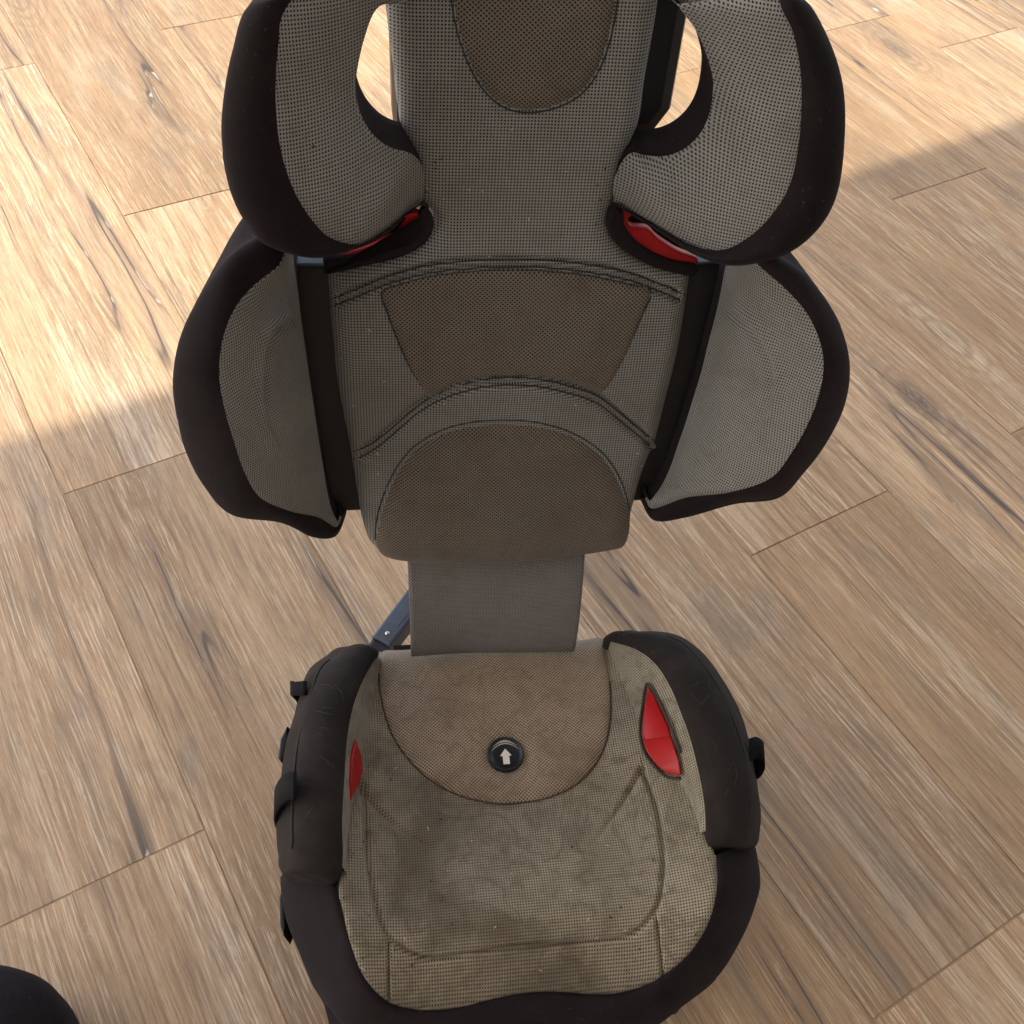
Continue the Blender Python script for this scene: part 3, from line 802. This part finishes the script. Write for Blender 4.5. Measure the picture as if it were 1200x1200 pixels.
# front bolster: runs from one arm round the front to the other
def on_floorlevel(x, y, z): return at(x, y, zz=z)
Sb = np.array([on_pad(*p) for p in frontS])
Ob_px = [(329, 1030), (330, 1050), (334, 1072), (345, 1103), (362, 1142), (383, 1178), (408, 1207), (440, 1226), (490, 1238), (545, 1243), (600, 1244), (650, 1241), (695, 1235), (735, 1222), (768, 1203), (801, 1178), (838, 1147), (864, 1108), (881, 1072), (890, 1036), (884, 998)]
zO = [.150, .146, .140, .132, .122, .112, .104, .098, .094, .092, .092, .092, .094, .098, .104, .112, .122, .132, .142, .150, .156]
Ob = np.array([on_floorlevel(x, y, z) for (x, y), z in zip(Ob_px, zO)])
Sd = resample(smooth(Sb, 6), 110); Od = resample(smooth(Ob, 6), 110)
rows = []
for s, o in zip(Sd, Od):
    out = o - s; out[2] = 0; L = np.linalg.norm(out) or 1; out /= L
    s0 = s + np.array([0, 0, -.004])
    vo = (EYE - o) / np.linalg.norm(EYE - o)
    row = []
    for k in range(16):
        t = k / 15
        p1 = s + np.array([0, 0, .004]) + out * .008; p2 = o + np.array([0, 0, .030]) - out * .001
        row.append(s0 * (1 - t) ** 3 + 3 * t * (1 - t) ** 2 * p1 + 3 * t * t * (1 - t) * p2 + o * t ** 3)
    b = o - out * .022; b[2] = .004
    for k in range(1, 9):
        t = k / 8
        p1 = o - np.array([0, 0, .04]); p2 = b + np.array([0, 0, .03])
        row.append(o * (1 - t) ** 3 + 3 * t * (1 - t) ** 2 * p1 + 3 * t * t * (1 - t) * p2 + b * t ** 3)
    rows.append(row)
bol = np.array(rows)
bol = groove(bol, [(sm([(456, 1176), (450, 1190), (443, 1206), (438, 1230)]), 2.2, .002), (sm([(776, 1144), (783, 1160), (790, 1185)]), 2.2, .002)])
bol[:, 2:] = lump(bol, .0022, 22., 4)[:, 2:]
sheet('front_bolster', bol, M_DARK, seat)

# hull under the pad and arms
def plan(s, z): return [np.array([x * s, y * s, z]) for x, y in ((-.178, -.11), (-.165, -.16), (-.12, -.192), (0, -.205), (.12, -.192), (.165, -.16), (.178, -.11), (.182, .02), (.172, .12), (.15, .165), (-.15, .165), (-.172, .12), (-.182, .02))]
V = []; Fs = []
for k, (s, z) in enumerate(((.90, .0), (.95, .012), (1.0, .05), (1.0, .09), (.93, .118))):
    V += plan(s, z)
n = 13
for k in range(4):
    for i in range(n): Fs.append((k * n + i, k * n + (i + 1) % n, (k + 1) * n + (i + 1) % n, (k + 1) * n + i))
Fs.append(tuple(range(n))[::-1]); Fs.append(tuple(4 * n + i for i in range(n)))
mesh_from('base_shell', V, Fs, M_DARK, seat)

# arms
LIN = []; ARMS = []
def arm(inner, seam, outer, zI, zS, zO, low, foot):
    Fo = resample(smooth(np.array([on_pad(*q) for q in foot]), 6), 80)
    I = np.array([at(x, y, zz=z) for (x, y), z in zip(inner, zI)])
    Sm = np.array([at(x, y, zz=z) for (x, y), z in zip(seam, zS)])
    O = np.array([at(x, y, zz=z) for (x, y), z in zip(outer, zO)])
    I, Sm, O = (resample(smooth(q, 6), 80) for q in (I, Sm, O))
    rows = []; lin = []
    N = len(I)
    for i in range(N):
        a, s, o = I[i], Sm[i], O[i]
        v = np.array([0, 0, 1.])
        tip = i / (N - 1)
        bul = .010
        # ends of the arm drop down
        row = []
        out = o - a; out[2] = 0; out /= (np.linalg.norm(out) or 1)
        under = a - out * (-.004) + np.array([0, 0, -.03])
        for k in range(4): row.append(under * (1 - k / 4) + a * (k / 4))
        for k in range(14):
            t = k / 14
            row.append(a * (1 - t) + s * t + v * bul * math.sin(math.pi * t) ** .7)
        for k in range(8):
            t = k / 8
            c = s * .5 + o * .5 + out * .005
            row.append(s * (1 - t) ** 2 + 2 * t * (1 - t) * c + o * t * t)
        b = o - out * .012; b[2] = low
        for k in range(7):
            t = k / 6
            c = o - np.array([0, 0, (o[2] - low) * .6]) + out * .003
            row.append(o * (1 - t) ** 2 + 2 * t * (1 - t) * c + b * t * t)
        rows.append(row)
        bt = Fo[i] + np.array([0, 0, -.003])
        lr = []
        for k in range(12):
            t = k / 11
            c = bt * .5 + a * .5 - out * .003 + np.array([0, 0, .004])
            lr.append(a * (1 - t) ** 2 + 2 * t * (1 - t) * c + bt * t * t)
        lin.append(lr)
    D = np.array(rows); D[:, 6:] = lump(D, .0018, 28., 9)[:, 6:]
    # round both ends over and close them
    def cap(row, d, steps=9, r=.022):
        c = row.mean(0); out = []
        for k in range(1, steps + 1):
            a = math.pi / 2 * k / steps
            sc = 1 - (1 - math.cos(a)) * .35
            q = row + d * r * math.sin(a)
            q = c + d * r * math.sin(a) + (row - c) * np.array([1, 1, 1]) * sc
            # keep the lower rim low
            out.append(q)
        return out
    d_end = D[-1].mean(0) - D[-4].mean(0); d_end[2] = 0; d_end /= np.linalg.norm(d_end)
    d_st = D[0].mean(0) - D[3].mean(0); d_st[2] = 0; d_st /= np.linalg.norm(d_st)
    D = np.array(cap(D[0], d_st, r=.012)[::-1] + list(D) + cap(D[-1], d_end, r=.013))
    o = sheet('armrest', D, M_ARM, seat)
    bm = bmesh.new(); bm.from_mesh(o.data); bm.verts.ensure_lookup_table(); C = D.shape[1]; R = D.shape[0]
    for r in (0, R - 1):
        bm.faces.new([bm.verts[r * C + k] for k in range(C)])
    bmesh.ops.recalc_face_normals(bm, faces=bm.faces); bm.to_mesh(o.data); bm.free()
    sheet('arm_lining', np.array(lin), M_SEATGREY, o)
    ARMS.append((o, D))
    LIN.append(np.array(lin).reshape(-1, 3))
    V, Fs = tube(Sm[4:-3] + np.array([0, 0, .0004]), .0008, 6); mesh_from('seam', V, Fs, M_SEAMSHADE, o)
    return o
zi = [.228, .236, .242, .246, .249, .250, .249, .246, .241, .235]
zs = [.224, .233, .240, .246, .249, .250, .249, .246, .241, .233]
zo = [.185, .19, .195, .198, .20, .20, .20, .20, .197, .192]
armL = arm([(441, 771), (428, 792), (417, 818), (410, 845), (406, 875), (404, 907), (402, 940), (401, 970), (402, 996), (401, 1016)],
           [(395, 768), (376, 782), (365, 810), (357, 838), (349, 870), (345, 903), (343, 935), (342, 965), (342, 990), (338, 1004)],
           [(384, 768), (364, 784), (353, 808), (345, 838), (336, 868), (331, 898), (327, 933), (325, 963), (325, 986), (327, 1004)], zi, zs, zo, .15,
           [(446, 772), (443, 798), (438, 828), (432, 860), (425, 893), (418, 925), (412, 952), (408, 978), (406, 1002), (405, 1026)])
armR = arm([(716, 752), (745, 761), (768, 778), (786, 806), (799, 838), (809, 866), (816, 893), (822, 920), (826, 948), (827, 974)],
           [(745, 744), (775, 744), (800, 754), (822, 776), (840, 803), (856, 835), (868, 868), (876, 900), (880, 938), (877, 976)],
           [(748, 741), (782, 742), (808, 753), (831, 774), (850, 804), (867, 838), (880, 880), (888, 925), (891, 955), (889, 978)], zi, zs, zo, .15,
           [(711, 757), (721, 784), (731, 810), (742, 838), (754, 862), (768, 884), (785, 905), (800, 922), (813, 950), (822, 977)])

# red lap belt hooks inside the arms
def pslab(name, pix, z0, thick, mat, parent, ext, bev=.002):
    return slab(name, [at(x, y, zz=z) for x, y, z in pix], ext, mat, parent, bev)
hk = bpy.data.meshes.new('belt_hook')
def on_lining(x, y, lift, side=1):
    g = LIN[side]; d = np.sum((topix(g) - np.array([x, y])) ** 2, 1); k = np.argsort(d)[:3]
    z = g[k][:, 2].mean(); q = at(x, y, zz=z)
    return q + (EYE - q) / np.linalg.norm(EYE - q) * lift
up_f = [on_lining(x, y, h) for x, y, h in [(759, 804, .005), (754, 832, .012), (752, 857, .017), (757, 872, .017), (786, 866, .002), (782, 849, .0025), (769, 822, .003)]]
lo_f = [on_lining(x, y, h) for x, y, h in [(753, 866, .018), (758, 881, .017), (771, 898, .013), (783, 907, .010), (798, 909, .008), (795, 890, .006), (786, 862, .004)]]
bmh = bmesh.new()
for f_, e_ in ((up_f, np.array([.006, -.002, -.006])), (lo_f, np.array([.002, .004, -.007]))):
    o_ = slab('tmp', f_, e_, None, None, .0016); bmh.from_mesh(o_.data); bpy.data.objects.remove(o_)
bmh.to_mesh(hk); bmh.free(); hk.polygons.foreach_set('use_smooth', [True] * len(hk.polygons)); hook = link('belt_hook', hk, M_RED, seat)
V, Fs = tube(smooth([on_lining(x, y, .003) for x, y in [(797, 912), (783, 911), (771, 902), (756, 883), (750, 858), (752, 832), (758, 801), (770, 818), (784, 847), (797, 882)]], 5), .0013, 7)
mesh_from('slit_shade', V, Fs, M_PADSHADE, hook)  # dark border added as recess shade round the hook
slab('belt_hook', [on_lining(x, y, .007, 0) for x, y in [(418, 866), (424, 885), (426, 903), (420, 922), (412, 938), (411, 915), (413, 885)]], np.array([-.006, .0, -.006]), M_RED, seat, .0016)

# rear edge trim, block behind the flap
box_mesh('rear_trim', (0, .158, .130), (.21, .03, .07), M_DARK, seat, .012, seg=4)

# bits of lint and crumbs caught on the cloth
def lint(name, G, n, seed, mat, parent, box, r=.00035, ln=(.0015, .005)):
    rs = np.random.RandomState(seed); nn = grid_normals(G); pix = topix(G.reshape(-1, 3)).reshape(G.shape[0], G.shape[1], 2)
    V = []; Fs = []
    while n > 0:
        i, j = rs.randint(4, G.shape[0] - 4), rs.randint(4, G.shape[1] - 4); x, y = pix[i, j]
        if not any(a <= x <= c and b <= y <= d for a, b, c, d in box): continue
        p = G[i, j] + nn[i, j] * r * .8; d = np.cross(nn[i, j], rs.randn(3)); d /= np.linalg.norm(d); e = np.cross(nn[i, j], d); L = rs.uniform(*ln)
        q = [p - d * L / 2, p + e * L * rs.uniform(-.2, .2), p + d * L / 2]
        v, f = tube(q, [r * .6, r, r * .6], 5); b = len(V); V += v; Fs += [tuple(b + k for k in ff) for ff in f]; n -= 1
    o = mesh_from(name, V, Fs, mat, parent); o['kind'] = 'stuff'
M_LINT = plain('pale_lint', (.62, .60, .56), .9, .1, 40); M_CRUMB = plain('dark_crumb', (.03, .022, .018), .9, .2, 40)
PADG = G
M_SCUFF = plain('scuff', (.085, .075, .066), .9, .15, 60)
for k_, (o_, D_) in enumerate(ARMS):
    lint('scuffs', D_[10:-10, 5:20], 9, 20 + k_, M_SCUFF, o_, [(325, 780, 402, 1010), (760, 760, 886, 975)], .00016, (.006, .020))
lint('lint', GRID['backrest_cover'], 34, 5, M_LINT, cover, [(390, 140, 810, 640)], .0003, (.001, .0035))
lint('crumbs', GRID['backrest_cover'], 16, 6, M_CRUMB, cover, [(690, 180, 760, 320), (440, 180, 520, 320)], .0005, (.001, .003))
lint('lint', PADG, 26, 7, M_LINT, pad, [(400, 900, 840, 1180)], .0003, (.001, .004))
lint('crumbs', PADG, 40, 8, M_CRUMB, pad, [(690, 780, 840, 1120), (400, 800, 560, 1160)], .0006, (.001, .003))

# straps, loop and clip on the arm's outside
def ribbon(name, pts, width_vec, thick, mat, parent):
    pts = smooth(np.array(pts), 6); G = np.stack([pts - np.array(width_vec) / 2, pts, pts + np.array(width_vec) / 2], 1)
    return sheet(name, G, mat, parent, back=np.array(thick))
pl = lambda l: [at(x, y, zz=z) for x, y, z in l]
ribbon('strap', pl([(344, 920, .272), (334, 922, .262), (325, 932, .240), (321, 944, .215), (324, 956, .185)]), (0, .024, 0), (.0025, 0, -.001), M_WEB, seat)
ribbon('strap_loop', pl([(356, 806, .238), (344, 807, .226), (340, 806, .215), (347, 814, .20), (352, 822, .19)]), (0, .012, .004), (.003, 0, -.001), M_WEB, seat)
ribbon('strap', pl([(878, 878, .235), (888, 876, .232), (896, 884, .226), (890, 897, .215), (880, 900, .205)]), (.002, .018, .006), (.001, 0, -.003), M_WEB, seat)
slab('buckle', pl([(336, 850, .20), (328, 866, .20), (325, 888, .20), (329, 893, .20), (334, 884, .20), (338, 866, .20)]), (.006, 0, -.02), M_BLACK, seat, .002)
slab('side_clip', pl([(330, 1042, .13), (327, 1052, .13), (328, 1085, .13), (332, 1096, .13), (335, 1088, .13), (334, 1050, .13)]), (.004, 0, -.03), M_BLACK, seat, .0015)

# anchor connector at the rear left
q = [(436, 745), (457, 757), (508, 690), (487, 677)]
con = slab('latch_connector', [at(x, y, zz=.115) for x, y in q], (0, 0, -.032), M_BLUEGREY, seat, .003)
slab('connector_inset', [at(x, y, zz=.1156) for x, y in [(455, 728), (466, 735), (494, 700), (483, 692)]], (0, 0, -.004), M_BLUEGREY, con, .0005)
V, Fs = disc(at(454, 742, zz=.1155), .0026, [(1, 0), (.8, .001), (.3, .0013)], 12); mesh_from('screw', V, Fs, M_METAL, con)
slab('connector_base', [at(x, y, zz=.113) for x, y in [(424, 764), (437, 746), (458, 757), (462, 775), (440, 785)]], (0, 0, -.04), M_BLACK, seat, .004)

# ------------------------------------------------------------------ dark cushion at the bottom left corner
c = gpt(-42, 1240, .10)
cush = bpy.data.objects.new('cushion', None); COL.objects.link(cush); cush.location = (c[0], c[1], 0)
cush['label'] = 'dark charcoal rounded cushion end at the bottom left corner of the floor'; cush['category'] = 'cushion'
V = []; Fs = []; seg = 64
prof = [(.0, .142), (.4, .140), (.7, .134), (.88, .122), (.96, .108), (1.0, .09), (1.0, .05), (.97, .02), (.92, .0)]
for rr, h in prof:
    for s in range(seg):
        a = 2 * math.pi * s / seg
        sx = abs(math.cos(a)) ** .85 * (1 if math.cos(a) >= 0 else -1); sy = abs(math.sin(a)) ** .85 * (1 if math.sin(a) >= 0 else -1)
        V.append((rr * .078 * sx, rr * .075 * sy - .0, h))
for k in range(len(prof) - 1):
    for s in range(seg): Fs.append((k * seg + s, (k + 1) * seg + s, (k + 1) * seg + (s + 1) % seg, k * seg + (s + 1) % seg))
mesh_from('cushion_cover', V, Fs, M_DARK, cush)
